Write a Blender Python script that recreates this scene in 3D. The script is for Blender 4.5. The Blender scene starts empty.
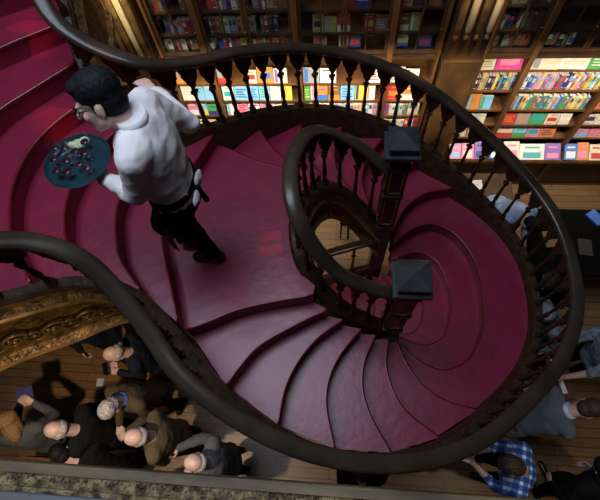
import bpy, bmesh, math, random
from mathutils import Vector, Matrix, Euler
V = Vector
PI = math.pi
rnd = random.Random(7)
sc = bpy.context.scene
COL = sc.collection

# ---------------------------------------------------------------- camera
cam_d = bpy.data.cameras.new('camera'); cam = bpy.data.objects.new('camera', cam_d); COL.objects.link(cam)
cam_d.sensor_fit = 'HORIZONTAL'; cam_d.sensor_width = 36; cam_d.lens = 25.2; cam_d.clip_start = 0.02
_W = V((0.99602, -0.02819, 0.08457)); _D = V((30, -200, -420)).normalized(); _U = -_D
_W = (_W - _U*_W.dot(_U)).normalized(); _Y = _U.cross(_W)
R3 = Matrix((_W, _Y, _U))
cam.matrix_world = Matrix.Translation((0, 0, 5.6)) @ R3.to_4x4()
sc.camera = cam
# ---------------------------------------------------------------- world, lights, exposure
w = bpy.data.worlds.new('world'); sc.world = w; w.use_nodes = True
w.node_tree.nodes['Background'].inputs[0].default_value = (0.35, 0.45, 0.7, 1)
w.node_tree.nodes['Background'].inputs[1].default_value = 0.010
sc.view_settings.view_transform = 'Standard'; sc.view_settings.look = 'None'
sc.view_settings.exposure = 0.0; sc.view_settings.gamma = 1.0; sc.view_settings.use_curve_mapping = False

def area(name, loc, target, sx, sy, power, color, spread=PI):
    l = bpy.data.lights.new(name, 'AREA'); l.shape = 'RECTANGLE'; l.size = sx; l.size_y = sy
    l.energy = power; l.color = color; l.spread = spread
    o = bpy.data.objects.new(name, l); COL.objects.link(o); o.location = loc
    o.rotation_euler = (V(target)-V(loc)).to_track_quat('-Z', 'Y').to_euler(); return o
def spot(name, loc, target, power, color, ang, blend=.4, rad=.05):
    l = bpy.data.lights.new(name, 'SPOT'); l.energy = power; l.color = color
    l.spot_size = math.radians(ang); l.spot_blend = blend; l.shadow_soft_size = rad
    o = bpy.data.objects.new(name, l); COL.objects.link(o); o.location = loc
    o.rotation_euler = (V(target)-V(loc)).to_track_quat('-Z', 'Y').to_euler(); return o
area('skylight', (-1.7, 1.5, 9.2), (-1.7, 1.5, 0), 4.2, 3.0, 330, (0.70, 0.80, 1.0))
spot('stained_glass_sun', (3.5, 2.2, 9.0), (-0.42, 1.35, 2.8), 900, (1.0, 0.25, 0.12), 2.6, .8, .02)
spot('stained_glass_sun', (3.5, 2.2, 9.0), (-2.25, 2.55, 3.7), 1500, (1.0, 0.25, 0.15), 3.4, .8, .02)
spot('stained_glass_sun', (3.5, 2.2, 9.0), (-2.0, 2.05, 3.4), 1300, (1.0, 0.25, 0.15), 2.6, .8, .02)
for i, (x0, x1) in enumerate(((-2.05, -1.5), (-1.5, -.48), (-.48, .52), (.52, 1.05), (1.5, 2.02), (2.02, 3.0), (3.0, 4.0))):
    area('shelf_lamp', ((x0+x1)/2, 3.28, 2.62), ((x0+x1)/2, 4.0, 1.25), (x1-x0)*.9, .06, (10 if x0 < 1.2 else 7.5)*(x1-x0), (1.0, 0.86, 0.66), math.radians(110))
spot('gallery_downlight_and_fill', (-1.9, -.55, 3.7), (-1.8, .5, 0), 230, (1.0, 0.78, 0.55), 80, .6, .06)
spot('gallery_downlight_and_fill', (2.3, -.5, 3.7), (2.0, -.2, 0), 45, (1.0, 0.78, 0.52), 62, .6, .06)
spot('gallery_downlight_and_fill', (3.6, 2.6, 3.7), (3.3, 3.6, 0), 55, (1.0, 0.76, 0.45), 70, .6, .06)
spot('well_downlight', (-.6, 3.6, 3.4), (-.1, 2.6, 0), 60, (1.0, 0.72, 0.4), 60, .6, .06)
spot('stair_foot_lamp', (-1.9, 1.5, 2.3), (.4, 1.5, .7), 60, (1.0, 0.6, 0.5), 50, .6, .06)

spot('gallery_downlight_and_fill', (-1.3, -.6, 3.55), (-2.1, .6, 3.0), 22, (1.0, 0.78, 0.45), 60, .8, .05)  # added fill to brighten the gilded stair side, not a real downlight
# ---------------------------------------------------------------- materials
def mat(name, col, rough=.5, metal=0, col2=None, scale=8, stretch=(1, 1, 1), bump=0, bscale=None, spec=.5, detail=4, emit=0, alpha=None, wave=False):
    m = bpy.data.materials.new(name); m.use_nodes = True; nt = m.node_tree; b = nt.nodes['Principled BSDF']
    b.inputs['Base Color'].default_value = (*col, 1); b.inputs['Roughness'].default_value = rough
    b.inputs['Metallic'].default_value = metal; b.inputs['Specular IOR Level'].default_value = spec
    tc = nt.nodes.new('ShaderNodeTexCoord'); mp = nt.nodes.new('ShaderNodeMapping'); mp.inputs['Scale'].default_value = stretch
    nt.links.new(tc.outputs['Object'], mp.inputs[0])
    n = nt.nodes.new('ShaderNodeTexNoise'); n.inputs['Scale'].default_value = scale; n.inputs['Detail'].default_value = detail
    nt.links.new(mp.outputs[0], n.inputs[0])
    c2 = col2 or tuple(c*.72 for c in col)
    cr = nt.nodes.new('ShaderNodeValToRGB'); cr.color_ramp.elements[0].position = .35; cr.color_ramp.elements[1].position = .65
    cr.color_ramp.elements[0].color = (*c2, 1); cr.color_ramp.elements[1].color = (*col, 1)
    nt.links.new(n.outputs[0], cr.inputs[0]); nt.links.new(cr.outputs[0], b.inputs['Base Color'])
    if bump:
        n2 = nt.nodes.new('ShaderNodeTexNoise'); n2.inputs['Scale'].default_value = bscale or scale*3; n2.inputs['Detail'].default_value = 5
        nt.links.new(mp.outputs[0], n2.inputs[0])
        bp = nt.nodes.new('ShaderNodeBump'); bp.inputs['Strength'].default_value = bump; bp.inputs['Distance'].default_value = .02
        nt.links.new(n2.outputs[0], bp.inputs['Height']); nt.links.new(bp.outputs[0], b.inputs['Normal'])
    if emit:
        b.inputs['Emission Color'].default_value = (*col, 1); b.inputs['Emission Strength'].default_value = emit
    return m
def glassmat(name, col=(.9, .95, 1), rough=.02, mix=.8):
    m = bpy.data.materials.new(name); m.use_nodes = True; nt = m.node_tree; nt.nodes.clear()
    o = nt.nodes.new('ShaderNodeOutputMaterial'); t = nt.nodes.new('ShaderNodeBsdfTransparent'); g = nt.nodes.new('ShaderNodeBsdfGlossy')
    t.inputs[0].default_value = (*col, 1); g.inputs['Roughness'].default_value = rough; mx = nt.nodes.new('ShaderNodeMixShader')
    lw = nt.nodes.new('ShaderNodeLayerWeight'); lw.inputs[0].default_value = .5
    pw = nt.nodes.new('ShaderNodeMath'); pw.operation = 'POWER'; pw.inputs[1].default_value = 4; nt.links.new(lw.outputs['Facing'], pw.inputs[0])
    ad = nt.nodes.new('ShaderNodeMath'); ad.operation = 'MULTIPLY_ADD'; ad.inputs[1].default_value = .75; ad.inputs[2].default_value = .05
    nt.links.new(pw.outputs[0], ad.inputs[0]); nt.links.new(ad.outputs[0], mx.inputs[0]); nt.links.new(t.outputs[0], mx.inputs[1]); nt.links.new(g.outputs[0], mx.inputs[2]); nt.links.new(mx.outputs[0], o.inputs[0])
    return m
M = {}
M['tread'] = mat('crimson_painted_wood', (.220, .013, .042), .35, col2=(.178, .011, .035), scale=5, bump=.12, bscale=14)
M['nosing'] = mat('dark_crimson_nosing', (.15, .004, .012), .28, col2=(.11, .003, .010), scale=20)
M['rail'] = mat('polished_dark_handrail', (.052, .037, .023), .28, col2=(.028, .019, .012), scale=4, bump=.04, bscale=8, spec=.35)
M['dark'] = mat('dark_carved_wood', (.052, .027, .012), .45, col2=(.028, .013, .006), scale=14, bump=.3, bscale=26, spec=.25)
M['newel'] = mat('newel_dark_wood', (.045, .036, .030), .24, col2=(.022, .012, .008), scale=8, bump=.1)
M['capwood'] = mat('polished_skylit_cap', (.045, .048, .052), .20, col2=(.03, .032, .035), scale=8)  # bluish skylight reflection is put into the cap's base colour
M['gilt'] = mat('gilded_carved_wood', (.30, .17, .055), .38, metal=.35, col2=(.07, .035, .012), scale=16, bump=1.0, bscale=30)
M['giltlit'] = mat('lamplit_gilding', (.78, .62, .34), .4, col2=(.55, .38, .16), scale=6, stretch=(1, 1, .2))  # paler copy of the gilding: lamplight painted onto the brightest flutes
M['giltline'] = mat('gilt_moulding', (.34, .20, .07), .35, metal=.4, col2=(.16, .085, .03), scale=10)
M['shelf'] = mat('oak_bookcase', (.19, .085, .026), .5, col2=(.11, .045, .014), scale=6, stretch=(1, 1, .2), bump=.1)
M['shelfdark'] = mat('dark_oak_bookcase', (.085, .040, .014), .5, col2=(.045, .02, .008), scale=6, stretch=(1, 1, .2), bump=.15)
M['marble'] = mat('veined_brown_wood_pilaster', (.16, .08, .03), .3, col2=(.018, .010, .006), scale=3.0, stretch=(1, 1, .5), bump=.2, detail=8)
M['pages'] = mat('paper_pages', (.75, .70, .60), .8, scale=60)
M['glass'] = glassmat('cabinet_glass')
M['wineglass'] = glassmat('wine_glass', (.95, .98, 1))
M['skin'] = mat('skin', (.54, .37, .31), .5, col2=(.46, .30, .25), scale=15)
M['skinpale'] = mat('pale_skin', (.72, .47, .39), .5, col2=(.64, .36, .28), scale=15)
M['shirt'] = mat('white_cotton', (.86, .83, .80), .8, col2=(.78, .75, .73), scale=5, bump=.5, bscale=9)
M['black'] = mat('black_cloth', (.006, .006, .007), .9, col2=(.003, .003, .004), spec=.2, scale=8, bump=.4)
M['navy'] = mat('navy_cloth', (.006, .010, .024), .9, spec=.2, bump=.4)
M['olive'] = mat('olive_brown_wool', (.060, .042, .020), .9, bump=.4)
M['tan'] = mat('tan_brown_coat', (.085, .058, .028), .9, bump=.4)
M['greycloth'] = mat('grey_wool', (.075, .08, .085), .9, bump=.4)
M['greyblue'] = mat('slate_blue_grey_jumper', (.085, .105, .135), .9, bump=.4)
M['greytee'] = mat('grey_printed_cotton', (.30, .36, .38), .9, col2=(.10, .13, .15), scale=22)
M['blueshirt'] = mat('pale_blue_cotton', (.55, .66, .80), .8, col2=(.22, .33, .55), scale=9)
M['blue'] = mat('blue_cloth', (.03, .09, .30), .8)
M['jeans'] = mat('dark_denim', (.02, .03, .055), .9)
M['hairblack'] = mat('black_hair', (.004, .004, .005), .7, spec=.25, col2=(.005, .005, .006), scale=40, stretch=(1, 1, .3), bump=.4, bscale=60)
M['hairbrown'] = mat('brown_hair', (.05, .028, .016), .5, scale=40, bump=.9, bscale=60)
M['hairblond'] = mat('sandy_hair', (.30, .17, .07), .5, scale=40, bump=.9, bscale=60)
M['hairgrey'] = mat('grey_hair', (.46, .44, .45), .6, col2=(.25, .24, .25), scale=40, bump=.9, bscale=60)
M['shoe'] = mat('black_leather', (.01, .01, .01), .3)
M['sole'] = mat('pale_rubber', (.5, .5, .48), .7)
M['white'] = mat('white_plain', (.8, .78, .74), .6)
M['metal'] = mat('dark_metal', (.03, .03, .035), .25, metal=.8)
M['tray'] = mat('teal_black_tray', (.012, .045, .055), .22, col2=(.008, .03, .04))
M['wine'] = mat('dark_red_wine', (.05, .006, .01), .05)
M['lemon'] = mat('pale_yellow_napkin', (.75, .78, .45), .6)
M['eye'] = mat('eye_dark', (.03, .02, .015), .2)
M['eyew'] = mat('eye_white', (.7, .7, .68), .3)
M['lip'] = mat('lips', (.45, .16, .13), .5)
M['slab'] = mat('grey_painted_ledge', (.11, .11, .10), .5, col2=(.12, .13, .14), scale=5, bump=.1)
M['frieze'] = mat('worn_gilt_frieze', (.34, .26, .12), .5, col2=(.05, .03, .012), scale=30, metal=.2, bump=1, bscale=60)
M['friezebead'] = mat('worn_bead_moulding', (.17, .125, .055), .6, col2=(.06, .04, .016), scale=12, stretch=(.3, 1, 1))
M['blackcloth'] = mat('black_table_cover', (.004, .0035, .0035), .9, spec=.1)
def plaid():
    m = bpy.data.materials.new('blue_plaid_cotton'); m.use_nodes = True; nt = m.node_tree; b = nt.nodes['Principled BSDF']; b.inputs['Roughness'].default_value = .9
    tc = nt.nodes.new('ShaderNodeTexCoord'); prev = None
    for ax in (0, 1):
        wv = nt.nodes.new('ShaderNodeTexWave'); wv.bands_direction = 'XYZ'[ax]; wv.inputs['Scale'].default_value = 4.5
        nt.links.new(tc.outputs['Object'], wv.inputs[0])
        cr = nt.nodes.new('ShaderNodeValToRGB'); cr.color_ramp.elements[0].position = .62; cr.color_ramp.elements[1].position = .72
        nt.links.new(wv.outputs[0], cr.inputs[0])
        if prev:
            mx = nt.nodes.new('ShaderNodeMath'); mx.operation = 'ADD'; nt.links.new(prev.outputs[0], mx.inputs[0]); nt.links.new(cr.outputs[0], mx.inputs[1]); prev = mx
        else: prev = cr
    dv = nt.nodes.new('ShaderNodeMath'); dv.operation = 'MULTIPLY'; dv.inputs[1].default_value = .5; nt.links.new(prev.outputs[0], dv.inputs[0])
    c = nt.nodes.new('ShaderNodeValToRGB'); e = c.color_ramp.elements; e[0].color = (.015, .05, .20, 1); e[1].color = (.6, .7, .8, 1); k = e.new(.5); k.color = (.06, .17, .45, 1)
    nt.links.new(dv.outputs[0], c.inputs[0]); nt.links.new(c.outputs[0], b.inputs['Base Color']); return m
M['plaid'] = plaid()
def floormat():
    m = bpy.data.materials.new('oak_floor_boards'); m.use_nodes = True; nt = m.node_tree; b = nt.nodes['Principled BSDF']
    tc = nt.nodes.new('ShaderNodeTexCoord'); br = nt.nodes.new('ShaderNodeTexBrick'); nt.links.new(tc.outputs['Object'], br.inputs[0])
    br.inputs['Scale'].default_value = 1; br.inputs['Brick Width'].default_value = 1.3; br.inputs['Row Height'].default_value = .105
    br.inputs['Mortar Size'].default_value = .004; br.inputs['Color1'].default_value = (.38, .22, .095, 1); br.inputs['Color2'].default_value = (.29, .16, .066, 1); br.inputs['Mortar'].default_value = (.05, .025, .01, 1)
    mp = nt.nodes.new('ShaderNodeMapping'); mp.inputs['Scale'].default_value = (1, 12, 1); nt.links.new(tc.outputs['Object'], mp.inputs[0])
    n = nt.nodes.new('ShaderNodeTexNoise'); n.inputs['Scale'].default_value = 4; n.inputs['Detail'].default_value = 6; nt.links.new(mp.outputs[0], n.inputs[0])
    mx = nt.nodes.new('ShaderNodeMix'); mx.data_type = 'RGBA'; mx.blend_type = 'MULTIPLY'; mx.inputs[0].default_value = .7
    nt.links.new(br.outputs[0], mx.inputs[6]); nt.links.new(n.outputs[0], mx.inputs[7])
    gm = nt.nodes.new('ShaderNodeBrightContrast'); gm.inputs[1].default_value = .0; nt.links.new(mx.outputs[2], gm.inputs[0])
    nt.links.new(gm.outputs[0], b.inputs['Base Color']); b.inputs['Roughness'].default_value = .4; return m
M['floor'] = floormat()

# ---------------------------------------------------------------- object helpers
def obj(name, bm, m, parent=None, smooth=False, angle=None):
    me = bpy.data.meshes.new(name); bm.normal_update(); bm.to_mesh(me); bm.free()
    for x in (m if isinstance(m, (list, tuple)) else [m]): me.materials.append(x)
    if smooth:
        for p in me.polygons: p.use_smooth = True
        if angle:
            try: me.set_sharp_from_angle(angle=math.radians(angle))
            except Exception: pass
    o = bpy.data.objects.new(name, me); COL.objects.link(o)
    if parent: o.parent = parent
    return o
def thing(name, label, cat, loc=(0, 0, 0), rotz=0, group=None):
    o = bpy.data.objects.new(name, None); COL.objects.link(o); o.empty_display_size = .1
    o.location = loc; o.rotation_euler = (0, 0, rotz); return tag(o, label, cat, group)
def tag(o, label, cat, group=None, kind=None):
    o['label'] = label; o['category'] = cat
    if group: o['group'] = group
    if kind: o['kind'] = kind
    return o
def struct(name, bm, m):
    o = obj(name, bm, m); o['kind'] = 'structure'; return o
def box(bm, x0, x1, y0, y1, z0, z1, mi=0, mtx=None):
    vs = [bm.verts.new((x, y, z)) for x in (x0, x1) for y in (y0, y1) for z in (z0, z1)]
    if mtx:
        for v in vs: v.co = mtx @ v.co
    for f in ((0, 1, 3, 2), (4, 6, 7, 5), (0, 4, 5, 1), (2, 3, 7, 6), (0, 2, 6, 4), (1, 5, 7, 3)):
        bm.faces.new([vs[i] for i in f]).material_index = mi
def BM(): return bmesh.new()
def bevel(bm, w_, seg=2):
    bmesh.ops.bevel(bm, geom=[e for e in bm.edges], offset=w_, segments=seg, affect='EDGES', profile=.6)
def lathe(bm, prof, seg=12, mtx=None, mi=0, cap=True):
    rings = []
    for r, z in prof:
        rings.append([bm.verts.new((r*math.cos(2*PI*k/seg), r*math.sin(2*PI*k/seg), z)) for k in range(seg)])
    for a, b in zip(rings, rings[1:]):
        for k in range(seg): bm.faces.new((a[k], a[(k+1) % seg], b[(k+1) % seg], b[k])).material_index = mi
    bm.faces.new(rings[0][::-1]).material_index = mi
    if cap: bm.faces.new(rings[-1]).material_index = mi
    if mtx:
        for r in rings:
            for v in r: v.co = mtx @ v.co
def frame_of(d):
    d = d.normalized(); a = V((0, 0, 1)) if abs(d.z) < .9 else V((1, 0, 0))
    s = d.cross(a).normalized(); return s, s.cross(d)
def tube(bm, pts, rad, seg=10, caps=True):
    pts = [V(p) for p in pts]; rings = []
    rs = rad if isinstance(rad, (list, tuple)) else [rad]*len(pts)
    s = None
    for i, p in enumerate(pts):
        d = (pts[min(i+1, len(pts)-1)]-pts[max(i-1, 0)]).normalized()
        if s is None: s, t = frame_of(d)
        else:
            s = (s-d*s.dot(d)).normalized(); t = s.cross(d)
        rings.append([bm.verts.new(p+(s*math.cos(2*PI*k/seg)+t*math.sin(2*PI*k/seg))*rs[i]) for k in range(seg)])
    for a, b in zip(rings, rings[1:]):
        for k in range(seg): bm.faces.new((a[k], b[k], b[(k+1) % seg], a[(k+1) % seg]))
    if caps: bm.faces.new(rings[0]); bm.faces.new(rings[-1][::-1])
def capsule(bm, p0, p1, r0, r1=None, seg=12):
    r1 = r0 if r1 is None else r1; p0 = V(p0); p1 = V(p1); d = p1-p0
    if d.length < 1e-5: d = V((0, 0, 1e-4)); p1 = p0+d
    u = d.normalized(); pts = []; rs = []
    for a in (85, 60, 30, 0): pts.append(p0-u*r0*math.sin(math.radians(a))); rs.append(max(.001, r0*math.cos(math.radians(a))))
    for a in (0, 30, 60, 85): pts.append(p1+u*r1*math.sin(math.radians(a))); rs.append(max(.001, r1*math.cos(math.radians(a))))
    tube(bm, pts, rs, seg)
def ellip(bm, c, r, rot=None, seg=16):
    m = Matrix.Translation(V(c)) @ (rot.to_4x4() if rot else Matrix.Identity(4)) @ Matrix.Diagonal((*r, 1))
    nv = max(6, seg*2//3); top = bm.verts.new(m @ V((0, 0, 1))); bot = bm.verts.new(m @ V((0, 0, -1))); rings = []
    for j in range(1, nv):
        a = PI*j/nv; rings.append([bm.verts.new(m @ V((math.sin(a)*math.cos(2*PI*k/seg), math.sin(a)*math.sin(2*PI*k/seg), math.cos(a)))) for k in range(seg)])
    for k in range(seg):
        bm.faces.new((top, rings[0][k], rings[0][(k+1) % seg])); bm.faces.new((bot, rings[-1][(k+1) % seg], rings[-1][k]))
        for a, b in zip(rings, rings[1:]): bm.faces.new((a[k], b[k], b[(k+1) % seg], a[(k+1) % seg]))
def spline(pts, n=8):
    P = [V(p) for p in pts]; out = []
    for i in range(len(P)-1):
        p0 = P[i-1] if i else P[0]*2-P[1]; p1, p2 = P[i], P[i+1]; p3 = P[i+2] if i+2 < len(P) else P[-1]*2-P[-2]
        for k in range(n):
            t = k/n; out.append(.5*((2*p1)+(-p0+p2)*t+(2*p0-5*p1+4*p2-p3)*t*t+(-p0+3*p1-3*p2+p3)*t**3))
    out.append(P[-1]); return out
def resample(P, n=None, step=None):
    L = [0]
    for a, b in zip(P, P[1:]): L.append(L[-1]+(V(a[:2])-V(b[:2])).length)
    if n is None: n = max(2, int(round(L[-1]/step))+1)
    out = []; j = 0
    for i in range(n):
        s = L[-1]*i/(n-1)
        while j < len(L)-2 and L[j+1] < s: j += 1
        t = (s-L[j])/max(1e-9, L[j+1]-L[j]); out.append(P[j].lerp(P[j+1], min(1, max(0, t))))
    return out
def sweep(bm, P, prof, sign=1, mis=None):
    """profile = closed list of (outward offset, dz) or a function of the index; vertical sections along a plan path"""
    rings = []
    for i, p in enumerate(P):
        d = P[min(i+1, len(P)-1)]-P[max(i-1, 0)]; d = V((d.x, d.y, 0)).normalized(); nrm = V((d.y, -d.x, 0))*sign
        pr = prof(i) if callable(prof) else prof
        rings.append([bm.verts.new(p+nrm*a+V((0, 0, b))) for a, b in pr])
    n = len(rings[0])
    for a, b in zip(rings, rings[1:]):
        for k in range(n):
            f = bm.faces.new((a[k], a[(k+1) % n], b[(k+1) % n], b[k]))
            if mis: f.material_index = mis[k]
    bm.faces.new(rings[0][::-1]); bm.faces.new(rings[-1])
    bmesh.ops.recalc_face_normals(bm, faces=bm.faces)

# ================================================================ SETTING
AX = 1.49                                    # symmetry line of the staircase
b = BM(); box(b, -8, 8, -4, 9, -.1, 0); struct('floor', b, M['floor'])
b = BM(); box(b, -8, 8, 4.32, 4.5, 0, 7.5); struct('wall_back', b, M['shelfdark'])
b = BM(); box(b, -8, 8, -1.6, -.19, 3.85, 4.03); struct('trim_1', b, M['slab'])
b = BM()
box(b, -8, 8, -.19, -.175, 3.80, 4.045); box(b, -8, 8, -.175, -.135, 3.80, 4.02)
for k in range(-150, 90):
    x = k*.014; ellip(b, (x, -.148+.007*math.sin(k*1.7), 4.02), (.006+.0025*math.sin(k*2.3), .006, .006), Matrix.Rotation(k*.9, 3, 'Z'), 6)
    if k % 2 == 0: ellip(b, (x, -.168, 4.02), (.0055, .004, .005), None, 6)
struct('trim_2', b, M['frieze'])
b = BM(); box(b, -8, 8, -.135, -.112, 3.80, 4.035); tube(b, [(-8, -.112, 4.02), (8, -.112, 4.02)], .010, 8); struct('trim_3', b, M['friezebead'])

# ================================================================ STAIRCASE
stair = thing('staircase', 'crimson red double spiral staircase with dark carved wooden balustrades filling the picture', 'staircase', (0, 0, 0))
def mir(l): return [(p[0], 2*AX-p[1]) + tuple(p[2:]) for p in l]
N = {
 1: (2.8, [(-.15, .98), (-.47, .91), (-.70, .84), (-.86, .76), (-1.02, .69)]),
 2: (2.625, [(-.05, .93), (-.24, .83), (-.52, .65), (-.65, .49), (-.73, .36)]),
 3: (2.45, [(.07, .91), (-.11, .77), (-.25, .59), (-.34, .38), (-.37, .14)]),
 4: (2.275, [(.22, .89), (.07, .70), (-.02, .51), (-.04, .30), (.03, .01)]),
 5: (2.1, [(.35, .89), (.26, .68), (.24, .47), (.30, .26), (.45, .01)]),
 6: (1.925, [(.48, .90), (.45, .70), (.49, .51), (.60, .32), (.85, .14)]),
 7: (1.75, [(.58, .93), (.63, .78), (.76, .58), (.96, .44), (1.22, .38)])}
OUT_S = [(1.86, 1.49, 1.58), (1.80, 1.08, 1.60), (1.58, .70, 1.67), (1.22, .38, 1.84), (.84, .13, 2.01), (.44, .01, 2.19), (.02, .01, 2.37),
         (-.37, .14, 2.54), (-.73, .37, 2.71), (-1.00, .65, 2.87), (-1.27, .86, 3.06), (-1.57, .87, 3.22), (-1.92, .66, 3.42), (-2.25, .40, 3.62), (-2.5, .05, 3.78)]
OUT_N = mir(OUT_S[:10]) + [(-1.27, 2.13, 3.05), (-1.56, 2.14, 3.19), (-1.79, 2.24, 3.34), (-1.92, 2.44, 3.50), (-2.0, 2.68, 3.66), (-2.05, 2.96, 3.82), (-2.08, 3.25, 3.98)]
OUT = spline(OUT_S[::-1] + OUT_N[1:], 8)          # whole outer path from the lower left end to the upper left end
INN_S = [(.50, .99, 1.78), (.35, .95, 2.0), (.20, .95, 2.17), (.05, .97, 2.34), (-.09, 1.02, 2.52), (-.21, 1.11, 2.68), (-.30, 1.28, 2.78), (-.33, 1.49, 2.80)]
INN_N = [(-.31, 1.66, 2.78), (-.24, 1.86, 2.70), (-.12, 2.02, 2.56), (.04, 2.10, 2.38), (.20, 2.10, 2.19), (.34, 2.06, 2.0), (.47, 2.03, 1.80)]
INN = spline(INN_S + INN_N, 8)
def strip_slab(A, B, z, th, n=22):
    A = resample(spline([(*p[:2], 0) for p in A], 6), n); B = resample(spline([(*p[:2], 0) for p in B], 6), n)
    bm = BM(); rows = [[bm.verts.new((p.x, p.y, h)) for p in L_] for L_ in (A, B) for h in (z, z-th)]
    a1, a0, b1, b0 = rows
    for i in range(n-1):
        bm.faces.new((a1[i], a1[i+1], b1[i+1], b1[i])); bm.faces.new((a0[i], b0[i], b0[i+1], a0[i+1]))
        bm.faces.new((a1[i], a0[i], a0[i+1], a1[i+1])); bm.faces.new((b1[i], b1[i+1], b0[i+1], b0[i]))
    bm.faces.new((a1[0], b1[0], b0[0], a0[0])); bm.faces.new((a1[-1], a0[-1], b0[-1], b1[-1]))
    bmesh.ops.recalc_face_normals(bm, faces=bm.faces); return bm
def poly_slab(poly, z, th):
    bm = BM(); q = []
    for p in poly:
        if not q or (V(p[:2])-V(q[-1][:2])).length > .004: q.append(p)
    if (V(q[0][:2])-V(q[-1][:2])).length < .004: q.pop()
    top = [bm.verts.new((p[0], p[1], z)) for p in q]; bot = [bm.verts.new((p[0], p[1], z-th)) for p in q]
    ft = bm.faces.new(top); fb = bm.faces.new(bot[::-1]); k = len(q)
    for i in range(k): bm.faces.new((top[i], bot[i], bot[(i+1) % k], top[(i+1) % k]))
    bmesh.ops.triangulate(bm, faces=[ft, fb])
    bmesh.ops.recalc_face_normals(bm, faces=bm.faces); return bm
def add_step(bm, edge, z, name='step'):
    o = obj(name, bm, M['tread'], stair)
    nb = BM(); P = resample(spline([(*p[:2], 0) for p in edge], 6), 40)
    tube(nb, [V((p.x, p.y, z-.012)) for p in P], .0135, 8); obj('nosing', nb, M['nosing'], o, True)
    return o
LAND_A = [(-1.03, .70), (-1.13, .96), (-1.25, 1.26), (-1.29, 1.49), (-1.25, 1.72), (-1.13, 2.02), (-1.03, 2.28)]
# landing
inner_arc = [p for p in INN if p.x < -.02]
n1 = resample(spline([(*p, 0) for p in N[1][1]], 6), 20); n1m = [V((p.x, 2*AX-p.y, 0)) for p in n1]
ua = resample(spline([(*p, 0) for p in LAND_A], 6), 30)
ia = sorted([V((p.x+.0, p.y, 0)) for p in INN if p.x < -.13], key=lambda p: p.y)
poly = n1 + ua + n1m[::-1] + ia[::-1]
land = obj('landing', poly_slab(poly, 2.8, .24), M['tread'], stair)
for E_ in (n1, n1m):
    nb = BM(); tube(nb, [V((p.x, p.y, 2.788)) for p in E_], .0135, 8); obj('nosing', nb, M['nosing'], land, True)
for k in range(1, 7):
    zt = N[k+1][0]; A, B = N[k][1], N[k+1][1]
    add_step(strip_slab(A, B, zt, .24), B, zt); add_step(strip_slab(mir(A), mir(B), zt, .24), mir(B), zt)
# crescent platform and the steps that spill between the two newels
n8 = [(.60, .97), (.81, .79), (1.03, .72), (1.26, .84), (1.42, 1.13), (1.46, 1.49)]; n8 = n8+mir(n8[:-1][::-1])
n9 = [(.62, 1.07), (.88, .98), (1.08, 1.07), (1.17, 1.28), (1.20, 1.49)]; n9 = n9+mir(n9[:-1][::-1])
n10 = [(.60, 1.13), (.80, 1.14), (.92, 1.27), (.96, 1.49)]; n10 = n10+mir(n10[:-1][::-1])
n11 = [(.55, 1.10), (.64, 1.2), (.71, 1.33), (.73, 1.49)]; n11 = n11+mir(n11[:-1][::-1])
arc_out = [V((p.x, p.y, 0)) for p in OUT if p.x > 1.2]
n7 = resample(spline([(*p, 0) for p in N[7][1]], 6), 16); n7m = [V((p.x, 2*AX-p.y, 0)) for p in n7]
n8r = resample(spline([(*p, 0) for p in n8], 6), 50)
if (arc_out[0]-n7[-1]).length > (arc_out[-1]-n7[-1]).length: arc_out = arc_out[::-1]
plat = obj('platform', poly_slab(n7+arc_out+n7m[::-1]+n8r[::-1], 1.575, .24), M['tread'], stair)
nb = BM(); tube(nb, [V((p.x, p.y, 1.563)) for p in n8r], .0135, 8); obj('nosing', nb, M['nosing'], plat, True)
add_step(strip_slab(n8, n9, 1.4, .24, 50), n9, 1.4); add_step(strip_slab(n9, n10, 1.225, .24, 50), n10, 1.225); add_step(strip_slab(n10, n11, 1.05, .24, 40), n11, 1.05)
prev = n11
for k, x in enumerate((.45, .2, -.05, -.3, -.55)):
    e = [(x, 1.06), (x+.02, 1.3), (x+.02, 1.68), (x, 1.92)]; z = .875-.175*k
    add_step(strip_slab(prev, e, z, min(.24, z)), e, z); prev = e
# upper flight
U = {2: (3.10, [(-1.26, .86), (-1.45, 1.07), (-1.53, 1.26), (-1.58, 1.49), (-1.53, 1.75), (-1.42, 1.93), (-1.27, 2.13)]),
     3: (3.25, [(-1.56, .87), (-1.69, 1.04), (-1.79, 1.18), (-1.86, 1.44), (-1.84, 1.66), (-1.76, 1.90), (-1.58, 2.18)]),
     4: (3.40, [(-1.78, .77), (-1.95, .98), (-2.06, 1.16), (-2.15, 1.45), (-2.14, 1.74), (-2.03, 2.00), (-1.82, 2.26)]),
     5: (3.55, [(-1.97, .62), (-2.14, .78), (-2.32, 1.02), (-2.45, 1.49), (-2.36, 1.92), (-2.18, 2.15), (-1.93, 2.42)]),
     6: (3.70, [(-2.12, .5), (-2.3, .62), (-2.6, .85), (-2.8, 1.49), (-2.6, 2.18), (-2.36, 2.42), (-2.0, 2.66)]),
     7: (3.85, [(-2.25, .40), (-2.45, .45), (-2.85, .65), (-3.15, 1.49), (-2.85, 2.35), (-2.5, 2.70), (-2.05, 2.94)]),
     8: (0, [(-2.45, .15), (-2.9, .1), (-3.6, .3), (-3.9, 1.49), (-3.6, 2.7), (-2.9, 3.25), (-2.08, 3.24)])}
U[1] = (2.95, LAND_A)
for k in range(1, 8):
    z = U[k][0]; add_step(strip_slab(U[k+1][1], U[k][1], z, .24 if k < 7 else .15, 34), U[k][1], z)

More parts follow.
